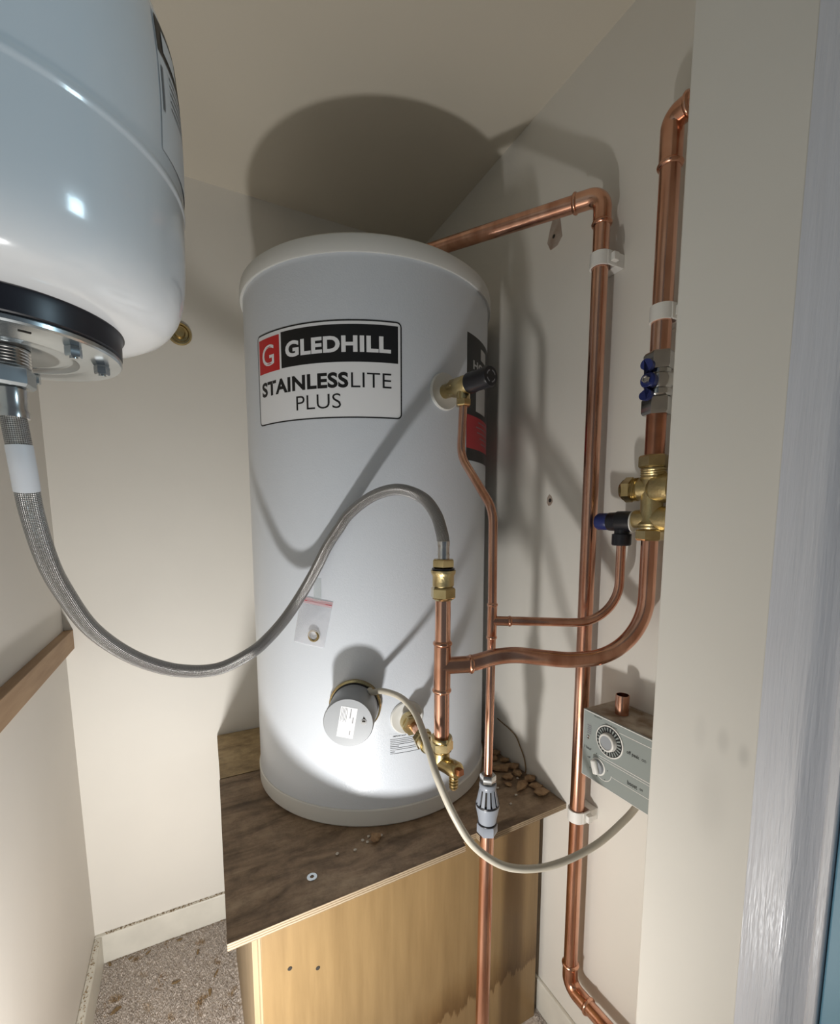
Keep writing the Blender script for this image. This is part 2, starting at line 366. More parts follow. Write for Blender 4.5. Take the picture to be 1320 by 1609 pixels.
# skirtings
def skirt(name, poly): return struct(MB().extrude(poly, 0, .081).build(name, M['skirting'], bevel=.0025))
skirt('baseboard_back', [(-.2690, YB), (-.2690, YB-.012), (XR, YB-.012), (XR, YB)])
skirt('baseboard_left', [(-.2690, .10), (-.252, .10), (-.252, YB-.0122), (-.2690, YB-.0122)])
skirt('baseboard_right', [(XR, .3445), (XR, YB-.0122), (XR-.009, YB-.0122), (XR-.009, .3445)])

# timber batten on the left wall
tag(MB().hexa([(XL(.857), .45, .857), (-.260, .45, .857), (-.260, YB-.001, .857), (XL(.857), YB-.001, .857), (XL(.9), .45, .904), (-.260, .45, .904), (-.260, YB-.001, .904), (XL(.9), YB-.001, .904)]).build('timber_batten', M['batten'], base=(-.27, .9, .857), bevel=.0012), 'bare timber batten fixed along the left wall below the hanging vessel', 'batten')

# carpet pile near the skirting
def carpet_pile(n, x0, x1, y0, y1, label):
    V = []; F = []
    def tuft(x, y):
        a = random.uniform(0, 2*PI); h = random.uniform(.0025, .0055); w_ = random.uniform(.0010, .0018); lx = random.gauss(0, .0018); ly = random.gauss(0, .0018)
        b = len(V); dx = math.cos(a)*w_; dy = math.sin(a)*w_
        V.extend([(x-dx, y-dy, 0.0002), (x+dx, y+dy, 0.0002), (x+dy*.8, y-dx*.8, 0.0002), (x+lx, y+ly, h)])
        F.extend([(b, b+1, b+3), (b+1, b+2, b+3), (b+2, b, b+3)])
    for _ in range(n): tuft(random.uniform(x0, x1), random.uniform(y0, y1))
    o = MB().raw(V, F).build('carpet_pile', M['carpet'], base=((x0+x1)/2, (y0+y1)/2, 0)); o['kind'] = 'stuff'
    return tag(o, label, 'carpet')
carpet_pile(26000, -.250, .056, .93, YB-.013, 'beige carpet pile to the left of the plywood plinth')
carpet_pile(3500, .6775, .690, .60, .80, 'beige carpet pile in the gap between plinth and right wall')

# grit lying along the top of the skirtings
def grit(n, fn, label):
    V = []; F = []
    for _ in range(n):
        x, y, z = fn(); r = random.uniform(.0006, .0022); b = len(V)
        V.extend([(x-r, y-r*.5, z), (x+r, y-r*.4, z), (x, y+r*.6, z), (x, y, z+r*.9)]); F.extend([(b, b+2, b+1), (b, b+1, b+3), (b+1, b+2, b+3), (b+2, b, b+3)])
    o = MB().raw(V, F).build('grit', M['chip'], base=V[0]); o['kind'] = 'stuff'; return tag(o, label, 'grit')
grit(260, lambda: (-.245+.30*random.random()**1.1, YB-random.uniform(.002, .0095), .0812), 'brown grit lying along the top of the back skirting')
grit(160, lambda: (random.uniform(-.2665, -.2560), random.uniform(.95, YB-.02), .0812), 'brown grit lying along the top of the left skirting')
grit(120, lambda: (-.245+.29*random.random(), YB-.0135-abs(random.gauss(0, .004)), .003), 'brown grit along the carpet edge below the back skirting')
# ================================================================== PLINTH AND BOARD
TB = .563
pl = thing('plinth', 'varnished plywood plinth box carrying the hot water cylinder', 'plinth', (.37, .93, 0))
MB().box((.0745, .722, 0.001), (.676, .734, TB-.0125)).build('front_panel', M['plinth'], pl, bevel=.001)
MB().box((.062, .7365, 0.001), (.0743, 1.20, TB-.0125)).build('side_panel', M['plinth_side'], pl, bevel=.001)
MB().box((.664, .734, 0.001), (.676, 1.20, TB-.0125)).build('side_panel', M['plinth_side'], pl, bevel=.001)
MB().box((.0745, 1.19, 0.001), (.664, 1.20, TB-.0125)).build('back_panel', M['plinth_side'], pl)
MB().box((.0705, .7223, 0.001), (.0743, .7363, TB-.0125)).build('corner_strip', M['plinth_side'], pl)
for (x, z) in ((.168, .382), (.120, .405)):
    MB().lathe([(.004, 0), (.0035, .0006)], (x, .7218, z), (0, -1, 0), 10).build('nail_hole', M['hole'], pl)
bd = thing('cylinder_board', 'dirty brown plywood board lying on top of the plinth', 'board', (.37, 1.0, TB-.012))
def slab(poly, z0, z1, name, mtop, parent):
    m = MB().extrude(poly, z0, z1)
    o = m.build(name, [mtop, M['ply_edge']], parent)
    for p in o.data.polygons:
        if abs(p.normal.z) < .5: p.material_index = 1
    return o
slab([(.022, .650), (.436, .6605), (.4365, .664), (.438, .680), (.474, .680), (.4745, .6635), (.476, .6615), (.699, .669), (.699, 1.108), (.039, 1.108)], TB-.012, TB, 'front_board', M['board'], bd)
slab([(.0405, 1.1095), (.699, 1.1095), (.699, YB-.004), (.047, YB-.006)], TB-.012, TB+.0015, 'rear_board', M['board_pale'], bd)

# washer and crumbs on the board
wsh = MB().lathe([(.0035, 0), (.0085, 0), (.009, .0006), (.0085, .0012), (.0035, .0012), (.0035, 0)], (.161, .717, TB+.0002), (0, 0, 1), 24, caps=False).build('washer', M['zinc'], base=(.161, .717, TB))
tag(wsh, 'small zinc washer lying near the front edge of the board', 'washer')
def chunk(name, x, y, z, sx, sy, sz, m, label, cat, group, rz=None):
    bm = bmesh.new(); bmesh.ops.create_icosphere(bm, subdivisions=(2 if group is None or 'white' in group else 1), radius=1)
    for v in bm.verts:
        f = random.uniform(.62, 1.25); v.co = Vector((v.co.x*f*sx, v.co.y*f*sy, v.co.z*random.uniform(.8, 1.1)*sz))
    zmin = min(v.co.z for v in bm.verts)
    for v in bm.verts: v.co.z -= zmin
    me = bpy.data.meshes.new(name); bm.to_mesh(me); bm.free(); me.materials.append(m)
    o = bpy.data.objects.new(name, me); COL.objects.link(o); o.location = (x, y, z); o.rotation_euler = (0, 0, random.uniform(0, PI) if rz is None else rz)
    return tag(o, label, cat, group)
ORDS = ['nearest the front corner', 'second from the front corner', 'third from the front corner', 'fourth from the front corner', 'fifth from the front corner', 'sixth from the front corner', 'seventh from the front corner', 'eighth from the front corner', 'ninth from the front corner', 'tenth from the front corner', 'eleventh from the front corner', 'twelfth from the front corner', 'thirteenth from the front corner', 'farthest from the front corner']
heap = sorted([(.672, .716, .016, .013, .008), (.679, .742, .013, .011, .006), (.684, .768, .012, .012, .008), (.652, .760, .019, .011, .006), (.673, .800, .011, .009, .007),
        (.645, .800, .013, .011, .006), (.683, .830, .014, .010, .008), (.655, .838, .022, .012, .007), (.684, .865, .010, .008, .006), (.640, .845, .010, .008, .004), (.668, .885, .012, .009, .006), (.684, .905, .013, .010, .008), (.650, .905, .016, .010, .006), (.630, .778, .009, .008, .003)], key=lambda h: h[1])
for i, (x, y, sx, sy, sz) in enumerate(heap):
    l, g = 'brown plaster piece in the heap along the right wall, '+ORDS[i], 'plaster crumbs along the right wall'
    chunk('plaster_chunk', x, y, TB+.0004, sx*1.3, sy*1.25, sz*1.0, M['plaster'], l, 'plaster', g)
chunk('plaster_chunk', .292, .752, TB+.0004, .010, .013, .006, M['plaster'], 'tan plaster flake lying in front of the cylinder base', 'plaster', None)
for (x, y) in ((.268, .760), (.275, .752), (.282, .765), (.215, .748), (.247, .742), (.305, .757), (.62, .74), (.60, .78), (.665, .79), (.59, .72)):
    chunk('plaster_crumb', x, y, TB+.0003, .003, .003, .002, M['plaster_white'], 'tiny white plaster crumb scattered on the brown board', 'crumb', 'white crumbs on the board')
for (x, y, s, l) in ((-.083, 1.198, .011, 'brown wood chip in the middle of the left carpet'), (-.005, 1.132, .012, 'reddish wood chip on the carpet close to the plinth side'),
    (-.21, 1.188, .014, 'long wood chip on the carpet beside the left skirting'), (.012, 1.177, .011, 'wood chip on the carpet just under the board edge'), (-.03, 1.262, .010, 'brown wood chip on the carpet under the board back half'),
    (-.15, 1.322, .008, 'small wood chip against the back skirting, middle one'), (-.238, 1.330, .008, 'small wood chip in the corner of the two skirtings'), (-.19, 1.325, .007, 'small wood chip against the back skirting near the corner'), (-.075, 1.326, .008, 'small wood chip against the back skirting, rightmost one')):
    chunk('wood_chip', x, y, .0025, s*1.15, s*.42, .0009, M['chip'], l, 'debris', 'wood chips on the carpet')

# ================================================================== CYLINDER
CX, CY, R0 = .402, 1.043, .275
def cp(th, z, r=R0):
    t = math.radians(th); return Vector((CX+r*math.cos(t), CY+r*math.sin(t), z))
def cn(th): t = math.radians(th); return Vector((math.cos(t), math.sin(t), 0))
cy = thing('hot_water_cylinder', 'tall white hot water cylinder standing on the plywood board', 'water cylinder', (CX, CY, TB))
MB().lathe([(R0-.004, .590), (R0, .594), (R0, 1.640), (R0-.004, 1.645)], (CX, CY, 0), (0, 0, 1), 160).build('body', M['white_steel'], cy)
MB().lathe([(R0+.0008, 1.632), (R0+.0052, 1.6305), (R0+.0062, 1.633), (R0+.0058, 1.652), (R0+.004, 1.660), (R0-.002, 1.665), (R0-.02, 1.667), (.05, 1.668), (.0, 1.668)], (CX, CY, 0), (0, 0, 1), 160).build('lid', M['white_rim'], cy)
MB().lathe([(R0-.02, TB+.0005), (R0-.002, TB+.0005), (R0+.0022, TB+.005), (R0+.0030, .5995), (R0+.0014, .6015), (R0-.001, .6017)], (CX, CY, 0), (0, 0, 1), 160).build('base_rim', M['white_rim'], cy)

def wrap_patch(name, pts_fn, th0, th1, z0, z1, off, m, parent, n=40, corner=0.0, rings=None):
    """rounded rectangle wrapped on the cylinder"""
    mb = MB(); c = corner; cth = math.degrees(c/R0)
    xs = [th0+(th1-th0)*i/n for i in range(n+1)]
    for i in range(1, 5):
        xs += [th0+cth*(1-math.cos(PI/2*i/5)), th1-cth*(1-math.cos(PI/2*i/5))]
    xs = sorted(set(xs + ([th0+cth, th1-cth] if c else [])))
    V = []; F = []
    for t in xs:
        d = min(t-th0, th1-t)
        ins = 0 if (not c or d >= cth) else c-math.sqrt(max(c*c-((cth-d)/cth*c)**2, 0))
        V += [cp(t, z0+ins, R0+off), cp(t, z1-ins, R0+off)]
    for i in range(len(xs)-1): F.append((2*i, 2*i+2, 2*i+3, 2*i+1))
    return mb.raw(V, F).build(name, m, parent)
def wrap_outline(name, th0, th1, z0, z1, c, wd, off, m, parent):
    w_ = math.radians(th1-th0)*R0; h = z1-z0
    def loop(ins):
        pts = []; cc = c-ins
        x0, x1, y0, y1 = ins, w_-ins, ins, h-ins
        def line(a, b, n): return [(a[0]+(b[0]-a[0])*i/n, a[1]+(b[1]-a[1])*i/n) for i in range(n)]
        def arc(cx, cy_, a0): return [(cx+cc*math.cos(a0+PI/2*i/6), cy_+cc*math.sin(a0+PI/2*i/6)) for i in range(6)]
        pts += line((x0+cc, y0), (x1-cc, y0), 40)+arc(x1-cc, y0+cc, -PI/2)+line((x1, y0+cc), (x1, y1-cc), 10)+arc(x1-cc, y1-cc, 0)
        pts += line((x1-cc, y1), (x0+cc, y1), 40)+arc(x0+cc, y1-cc, PI/2)+line((x0, y1-cc), (x0, y0+cc), 10)+arc(x0+cc, y0+cc, PI)
        return [cp(th0+math.degrees(x/R0), z0+y, R0+off) for x, y in pts]
    A, B = loop(0), loop(wd); n = len(A)
    return MB().raw(A+B, [(i, (i+1) % n, n+(i+1) % n, n+i) for i in range(n)]).build(name, m, parent)
def wrap_text(name, body, th0, th1, z0, z1, off, m, parent, bold=0.0):
    V, F = text_data(body, bold)
    return MB().raw([cp(th0+(th1-th0)*x, z0+(z1-z0)*y, R0+off) for x, y in V], F).build(name, m, parent)
# brand plate
lb = wrap_patch('brand_plate', None, -162.2, -98.9, 1.353, 1.5212, .0003, M['paper'], cy, 60, .009)
wrap_outline('plate_border', -162.2, -98.9, 1.353, 1.5212, .009, .0024, .0006, M['ink'], lb)
wrap_patch('red_block', None, -161.0, -148.0, 1.4488, 1.5115, .0006, M['red'], lb, 14)
wrap_patch('black_block', None, -147.0, -100.3, 1.4498, 1.5135, .0006, M['ink'], lb, 46)
wrap_text('lettering', 'G', -158.6, -151.0, 1.4605, 1.4985, .0009, M['paper'], lb, .006)
wrap_text('lettering', 'GLEDHILL', -144.8, -103.0, 1.4660, 1.4945, .0009, M['paper'], lb, .040)
wrap_text('lettering', 'STAINLESS', -159.6, -118.9, 1.4055, 1.4325, .0006, M['ink'], lb, .036)
wrap_text('lettering', 'LITE', -117.9, -102.9, 1.4060, 1.4315, .0006, M['ink'], lb, -.006)
wrap_text('lettering', 'PLUS', -140.2, -121.8, 1.3705, 1.3960, .0006, M['ink'], lb, -.006)
# guidance label on the right flank
g = wrap_patch('guide_label', None, -66.5, -14, 1.293, 1.5411, .0003, M['ink'], cy, 44)
wrap_patch('red_band', None, -66.5, -14, 1.3175, 1.3836, .0006, M['dimred'], g, 44)
wrap_patch('white_square', None, -58.5, -46, 1.395, 1.452, .0006, M['palegrey'], g, 12)
wrap_text('lettering', 'HOW TO', -61.5, -30, 1.476, 1.494, .0006, M['palegrey'], g, .03)
wrap_patch('small_square', None, -53.5, -46, 1.503, 1.526, .0006, M['palegrey'], g, 6)
for i, (a, b) in enumerate(((-60, -24), (-62, -25), (-61, -30), (-58, -24), (-56, -28))):
    wrap_patch('text_line', None, a+4, b, 1.3735-.0105*i, 1.3755-.0105*i, .0009, M['greytext'], g, 24)
# notice print
nt_ = wrap_patch('notice_print', None, -104.9, -88.0, .7095, .7545, .0002, M['white_steel'], cy, 12)
wrap_text('lettering', 'IMPORTANT', -103.2, -97.6, .7475, .7505, .0005, M['ink'], nt_, .02)
for i, (b, th) in enumerate(((-89, .0008), (-89, .0008), (-94.5, .0008), (-89, .0009), (-100.8, .0012), (-89, .0008), (-89, .0007), (-102.5, .0012), (-89, .0008))):
    z = .7435-.0037*i
    wrap_patch('text_line', None, -104.4, b, z-th, z, .0005, M['ink'], nt_, 10)
# plastic bosses
for th, z, r in ((-80, 1.4135, .0345), (-97.4, .785, .0335)):
    b_ = MB().lathe([(r, -.006), (r, .002), (r-.002, .0040), (r-.005, .0034), (r-.012, .0015), (.012, .001), (0, .001)], cp(th, z), cn(th), 48).build('boss', M['white_rim'], cy)

# ---- immersion heater
TH, ZH = -118.2, .818
hn = cn(TH); hb = cp(TH, ZH)
ih = thing('immersion_heater', 'round grey immersion heater cover low on the cylinder front', 'heater', tuple(hb))
MB().lathe([(.050, -.005), (.050, .006), (.047, .008), (.03, .008), (.0, .008)], hb, hn, 64).build('mounting_ring', M['brass'], ih)
MB().lathe([(.0465, .0085), (.0465, .013), (.0, .013)], hb, hn, 64).build('gasket', M['black_rubber'], ih)
MB().lathe([(.0445, .0135), (.0445, .078), (.0430, .0805), (.0, .0806)], hb, hn, 64).build('cover', M['grey_plastic'], ih)
hu = Vector((0, 0, 1)); hr = hn.cross(hu)*-1   # right as seen from the front
def hp(x, y, d): return hb+hr*x+hu*y+hn*d
def hrect(x0, x1, y0, y1, rot, d):
    c, s_ = math.cos(rot), math.sin(rot); cx_, cy_ = -.002, .001
    return [hp(cx_+x*c-y*s_, cy_+x*s_+y*c, d) for x, y in ((x0, y0), (x1, y0), (x1, y1), (x0, y1))]
rt = math.radians(-10)
stk = MB().raw(hrect(-.0145, .0145, -.028, .028, rt, .0809), [(0, 1, 2, 3)]).build('sticker', M['paper'], ih)
for i in range(5):
    MB().raw(hrect(-.0125+.0024*i, -.0115+.0024*i, .000+.003*(i % 2), .026, rt, .0811), [(0, 1, 2, 3)]).build('text_line', M['greytext'], stk)
MB().raw(hrect(.0030, .0048, .008, .026, rt, .0811), [(0, 1, 2, 3)]).build('text_line', M['greytext'], stk)
MB().raw(hrect(.0085, .0105, .000, .011, rt, .0811), [(0, 1, 2, 3)]).build('text_line', M['greytext'], stk)
MB().raw(hrect(.0065, .0085, -.022, -.014, rt, .0811), [(0, 1, 2, 3)]).build('text_line', M['greytext'], stk)
MB().lathe([(.0052, .0809), (.0052, .0815), (.0, .0815)], hp(.0275, .002, 0), hn, 20).build('screw', M['chrome'], ih)
MB().raw([hp(.0275-.0032, .002, .0818), hp(.0275+.0032, .002, .0818), hp(.0275+.0026, .0085, .0812), hp(.0275-.0005, .0115, .0812)], [(0, 1, 2, 3)]).build('screw_recess', M['hole'], ih)
MB().box((-.006, -.0045, .010), (.006, .0045, .022), R=Matrix((hr, hu, hn)).transposed(), c=hp(.029, .033, .004)).build('cable_gland', M['grey_plastic'], ih, bevel=.001)

# ---- power cable
cab = [tuple(hp(.030, .036, .018)), (.2911, .7592, .8530), (.3025, .7343, .8618), (.3165, .6877, .8640), (.3197, .6397, .8546), (.3103, .5858, .8368), (.3058, .5549, .8151), (.3073, .5365, .7918), (.3229, .5171, .7446), (.3480, .5044, .7001), (.3912, .4923, .6627), (.4425, .4809, .6466), (.4980, .4716, .6463), (.5587, .4645, .6586), (.6115, .4606, .6821), (.6360, .4590, .6980), (.645, .457, .7124)]
pc = MB().tube(spline(cab, 10), .0055, 14).build('power_cable', M['cable'], base=cab[0])
tag(pc, 'beige power cable looping from the immersion heater to the timer box', 'cable')

# ---- small bag with a brass ring, taped to the cylinder
def bagp(u, v, off): # u,v in 0..1, tilted quad
    tl, trr, bl, br = (-140.4, 1.0262), (-126.4, 1.0165), (-145.0, .9335), (-130.6, .9265)
    t = (tl[0]*(1-u)+trr[0]*u)*v + (bl[0]*(1-u)+br[0]*u)*(1-v); z = (tl[1]*(1-u)+trr[1]*u)*v + (bl[1]*(1-u)+br[1]*u)*(1-v)
    return cp(t, z, R0+off)
bag = thing('plastic_bag', 'small clear zip plastic bag taped to the cylinder front', 'bag', tuple(bagp(.5, 0, .004)))
def bag_sheet(v0, v1, off0, amp):
    V = []; F = []; n, m_ = 14, 14
    for j in range(m_+1):
        for i in range(n+1):
            u, v = i/n, v0+(v1-v0)*j/m_
            bul = math.sin(PI*u)*math.sin(PI*min(max((v-v0)/(v1-v0), 0), 1))
            V.append(bagp(u, v, off0+amp*bul+random.uniform(0, .0006)))
    for j in range(m_):
        for i in range(n): a = j*(n+1)+i; F.append((a, a+1, a+n+2, a+n+1))
    return MB().raw(V, F)
bag_sheet(0, .88, .0016, .011).build('front_film', M['film'], bag)
bag_sheet(0, .88, .0007, .0).build('back_film', M['film'], bag)
bag_sheet(.88, 1.0, .0018, .0).build('zip_seal', M['film_seal'], bag)
MB().raw([bagp(0.02, .925, .0032), bagp(.98, .925, .0032), bagp(.98, .94, .0032), bagp(.02, .94, .0032)], [(0, 1, 2, 3)]).build('seal_line', M['dimred'], bag)
tp = [cp(-134.5, 1.018, R0+.0028), cp(-131.2, 1.018, R0+.0028), cp(-131.2, 1.062, R0+.0004), cp(-134.5, 1.062, R0+.0004)]
MB().raw(tp, [(0, 1, 2, 3)]).build('tape', M['tape'], bag)
rn = cn(-134.4)+Vector((0, 0, .35)); rn.normalize(); rc = cp(-134.4, .9515, R0+.0030)
rg = MB().lathe([(.0085, .0), (.0115, .0), (.0118, .0012), (.0118, .0055), (.0108, .0066), (.0088, .0066), (.0085, .0058), (.0085, .0)], rc, cn(-134.4), 36, caps=False).build('brass_ring', M['brass'], base=tuple(rc))
tag(rg, 'small brass ring lying inside the clear plastic bag', 'ring')

# ================================================================== COPPER PIPEWORK
def collar(mb, p, ax, r, h=.006):
    return mb.lathe([(r*.99, -h), (r*1.12, -h*.8), (r*1.23, -h*.35), (r*1.26, 0), (r*1.22, h*.4), (r*1.10, h*.8), (r*.99, h)], p, ax, 28, caps=False)
def add_pipe(parent, path, r, name='pipe', m='copper', n=28): return MB().tube(path, r, n).build(name, M[m], parent)
def add_elbow(parent, a, corner, b, r, name='elbow', rad=.03):
    """fitting from a round corner to b, slightly fatter than the pipe, with a collar at each mouth"""
    e = MB().tube(fillet([a, corner, b], rad, 12), r*1.10, 28).build(name, M['copper_fit'], parent)
    for p, q in ((a, corner), (b, corner)):
        collar(MB(), Vector(p), (Vector(q)-Vector(p)), r, .0045).build('collar', M['copper_fit'], e)
    return e
# hot outlet: cylinder top -> wall riser -> down to floor -> away along the wall
RX, RY, r28 = .662, .602, .0138
hot = thing('hot_outlet_pipe', 'long copper pipe from the cylinder top down the right wall', 'pipe', (RX, RY, .24))
e1 = Vector((RX, RY, 1.724)); e0 = Vector((.402, 1.043, 1.744)); hd = (e0-e1).normalized()
add_pipe(hot, [e1+hd*.030, e0-hd*.03], r28)
add_elbow(hot, e1+hd*.046, e1, e1-Vector((0, 0, .046)), r28, 'elbow', .024)
add_pipe(hot, [(RX, RY, 1.70), (RX, RY+.004, .255)], r28)
add_elbow(hot, (RX, RY+.004, .258), (RX, RY+.004, .208), (RX, RY-.046, .2105), r28, 'elbow', .030)
add_pipe(hot, [(RX, RY-.030, .2100), (RX, .352, .222)], r28)
add_elbow(hot, e0-hd*.05, e0, e0-Vector((0, 0, .055)), r28, 'elbow', .024)
add_pipe(hot, [e0-Vector((0, 0, .04)), (.402, 1.043, 1.669)], r28)

# cold supply down to isolating valve
VX, VY = .660, .477
up = thing('cold_supply_pipe', 'copper pipe bending away at the top right beside the wall edge', 'pipe', (VX, VY, 1.41))
add_pipe(up, [(VX, VY, 1.425), (VX, VY, 1.70)], .0145)
add_elbow(up, (VX, VY, 1.690), (VX, VY, 1.752), (VX, VY-.0265, 1.752), .0145, 'elbow', .024)
add_pipe(up, [(VX, VY-.022, 1.752), (VX, .350, 1.752)], .0145)
mid = MB().tube([(VX, VY, 1.345), (VX, VY, 1.268)], .0145, 28).build('short_copper_pipe', M['copper_dark'], base=(VX, VY, 1.268))
tag(mid, 'short tarnished copper pipe between the blue handled valve and brass valve', 'pipe')

# isolating lever valve
iv = thing('isolating_valve', 'nickel plated ball valve with a blue butterfly handle', 'valve', (VX, VY, 1.333))
MB().hexnut(.0225, .026, (VX, VY, 1.333), (0, 0, 1), .25).build('nut', M['chrome'], iv); MB().hexnut(.0225, .026, (VX, VY, 1.400), (0, 0, 1), .25).build('nut', M['chrome'], iv)
MB().lathe([(.018, 1.3595), (.0205, 1.362), (.0205, 1.369), (.0175, 1.371), (.021, 1.376), (.0225, 1.385), (.021, 1.391), (.0175, 1.394), (.0175, 1.3995)], (VX, VY, 0), (0, 0, 1), 32).build('body', M['chrome'], iv)
ha = Vector((-.93, -.16, 0)).normalized(); hc = Vector((VX, VY, 1.380)); hs = Vector((0, 0, 1)); ht = ha.cross(hs)
MB().lathe([(.010, .016), (.010, .026), (.0, .026)], hc, ha, 20).build('spindle', M['chrome'], iv)
def wing(sign):
    poly = [(.006, .006*sign)]
    for k in range(13):
        a = -PI*.62+PI*1.24*k/12; poly.append((.0095*math.sin(a)+.001, sign*(.0215+.0085*math.cos(a))))
    poly.append((-.006, .006*sign))
    if sign < 0: poly = poly[::-1]
    return poly
hm = MB()
for s_ in (1, -1): hm.extrude(wing(s_), .024, .032, fn=lambda x, y, z: hc+ht*x+hs*y+ha*(z+abs(y)*.22))
hm.lathe([(.0115, .0235), (.0115, .033), (.0095, .035), (.0, .035)], hc, ha, 28)
hd_ = hm.build('handle', M['navy'], iv)
MB().lathe([(.0058, .0352), (.0058, .0405), (.0048, .042), (.0035, .042), (.0032, .0395), (.0, .0395)], hc, ha, 6).build('handle_nut', M['steel'], hd_)

# inlet control valve with relief valve
cv = thing('inlet_control_valve', 'cast brass inlet control valve group beside the wall edge', 'valve', (VX, VY, 1.135))
MB().hexnut(.0225, .020, (VX, VY, 1.252), (0, 0, 1), .3).build('top_nut', M['brass'], cv)
MB().lathe([(.0185, 1.2515), (.0190, 1.249), (.0178, 1.247), (.0190, 1.2455), (.0178, 1.2435), (.0190, 1.242), (.0178, 1.240), (.0195, 1.237), (.0170, 1.234), (.0165, 1.20), (.0165, 1.17), (.0180, 1.1665), (.0195, 1.164), (.0185, 1.161), (.0195, 1.159), (.0185, 1.1565)], (VX, VY, 0), (0, 0, 1), 32).build('body', M['brass_cast'], cv)
MB().hexnut(.0215, .018, (VX, VY, 1.138), (0, 0, 1), .3).build('bottom_nut', M['brass'], cv)
pd = Vector((-.22, .975, 0)).normalized()
MB().lathe([(.019, -.060), (.021, -.056), (.021, -.030), (.023, -.028), (.023, -.004), (.0205, .0), (.0165, .004), (.0165, .020), (.0175, .021)], Vector((VX, VY, 1.220)), pd, 32).build('strainer_barrel', M['brass_cast'], cv)
MB().lathe([(.0175, .021), (.0190, .022), (.0175, .0235), (.019, .025), (.0175, .0265), (.019, .028), (.0175, .029)], Vector((VX, VY, 1.220)), pd, 32, caps=False).build('thread', M['brass'], cv)
MB().hexnut(.0205, .016, Vector((VX, VY, 1.220))+pd*.029, pd, .2).lathe([(.017, .045), (.014, .049), (0, .050)], Vector((VX, VY, 1.220)), pd, 24).build('cap_nut', M['brass'], cv)
MB().lathe([(.020, -.055), (.020, -.016), (.016, -.006), (.0150, .010), (.0150, .024), (.0135, .027)], Vector((VX, VY, 1.172)), pd, 32).build('relief_branch', M['brass_cast'], cv)
pr = Vector((VX, VY, 1.168))
rv = MB().lathe([(.0150, .028), (.0168, .029), (.0175, .040), (.0175, .054), (.0160, .056), (.0155, .068), (.0140, .070)], pr, pd, 32).build('relief_valve', M['black'], cv)
MB().lathe([(.0165, .0265), (.0175, .0268), (.0175, .0285), (.0150, .0287)], pr, pd, 32).build('washer', M['clip'], rv)
MB().lathe([(.0142, .070), (.0150, .073), (.0148, .086), (.0125, .091), (.0, .0925)], pr, pd, 12).build('blue_cap', M['navy'], rv)
od = pr+pd*.046
MB().lathe([(.0120, -.012), (.0120, -.020), (.0155, -.021), (.0155, -.038), (.0140, -.040), (.0095, -.040)], od, (0, 0, 1), 28).build('outlet_nut', M['black'], rv)

# cold feed: control valve -> bend -> tee -> cylinder inlet and hose fitting
TX, TY = .344, .594
r22 = .0121
cf = thing('cold_feed_pipe', 'copper cold feed pipe with tee joining the control valve to the cylinder inlet', 'pipe', (TX, TY, .83))
add_pipe(cf, [(TX, TY, .8285), (TX, TY, .910)], r22); add_pipe(cf, [(TX+.001, TY, .972), (TX+.0015, TY, 1.068)], r22)
bd_ = (Vector((VX, VY, 0))-Vector((TX, TY, 0))).normalized()
tee = MB().tube([(TX, TY, .905), (TX+.001, TY, .980)], r22*1.10, 28).tube([Vector((TX, TY, .944)), Vector((TX, TY, .945))+bd_*.046], r22*1.10, 28).build('tee', M['copper_fit'], cf)
for p, a in (((TX, TY, .905), (0, 0, 1)), ((TX+.001, TY, .980), (0, 0, 1)), (Vector((TX, TY, .945))+bd_*.046, bd_)):
    collar(MB(), Vector(p), a, r22, .0045).build('collar', M['copper_fit'], tee)
def along(t, z): p = Vector((TX, TY, z))+bd_*t; return p
Lb = (Vector((VX, VY, 0))-Vector((TX, TY, 0))).length
bpts = [along(.030, .944), along(.055, .948), along(.085, .955), along(.120, .957), along(.165, .951), along(.205, .946)]
cc_ = along(Lb-.085, .946+.085)
arc = [along(Lb-.100+.100*math.sin(PI/2*k/10), .946+.100*(1-math.cos(PI/2*k/10))) for k in range(0, 11)]
add_pipe(cf, spline(bpts+arc, 4)+[Vector((VX, VY, 1.10)), Vector((VX, VY, 1.140))], .0128)

# fitting stack between tee pipe and hose
fs = thing('brass_hose_adaptor', 'stack of brass fittings on top of the cold feed pipe', 'fitting', (TX, TY, 1.05))
fx, fy = TX+.0015, TY
MB().lathe([(.0135, 1.048), (.0165, 1.051)], (fx, fy, 0), (0, 0, 1), 28).hexnut(.0195, .018, (fx, fy, 1.0505), (0, 0, 1), .2).build('lower_nut', M['brass'], fs)
MB().lathe([(.0150, 1.0690), (.0165, 1.071), (.0165, 1.086), (.0178, 1.088), (.0190, 1.091), (.0190, 1.0945), (.0150, 1.0946)], (fx, fy, 0), (0, 0, 1), 32).build('sleeve', M['brass_cast'], fs)
MB().lathe([(.0165, 1.0948), (.0175, 1.0955), (.0175, 1.0975), (.013, 1.098)], (fx, fy, 0), (0, 0, 1), 28).build('washer', M['black_rubber'], fs)
MB().hexnut(.0178, .0135, (fx, fy, 1.0982), (0, 0, 1), .0).build('upper_nut', M['brass'], fs)

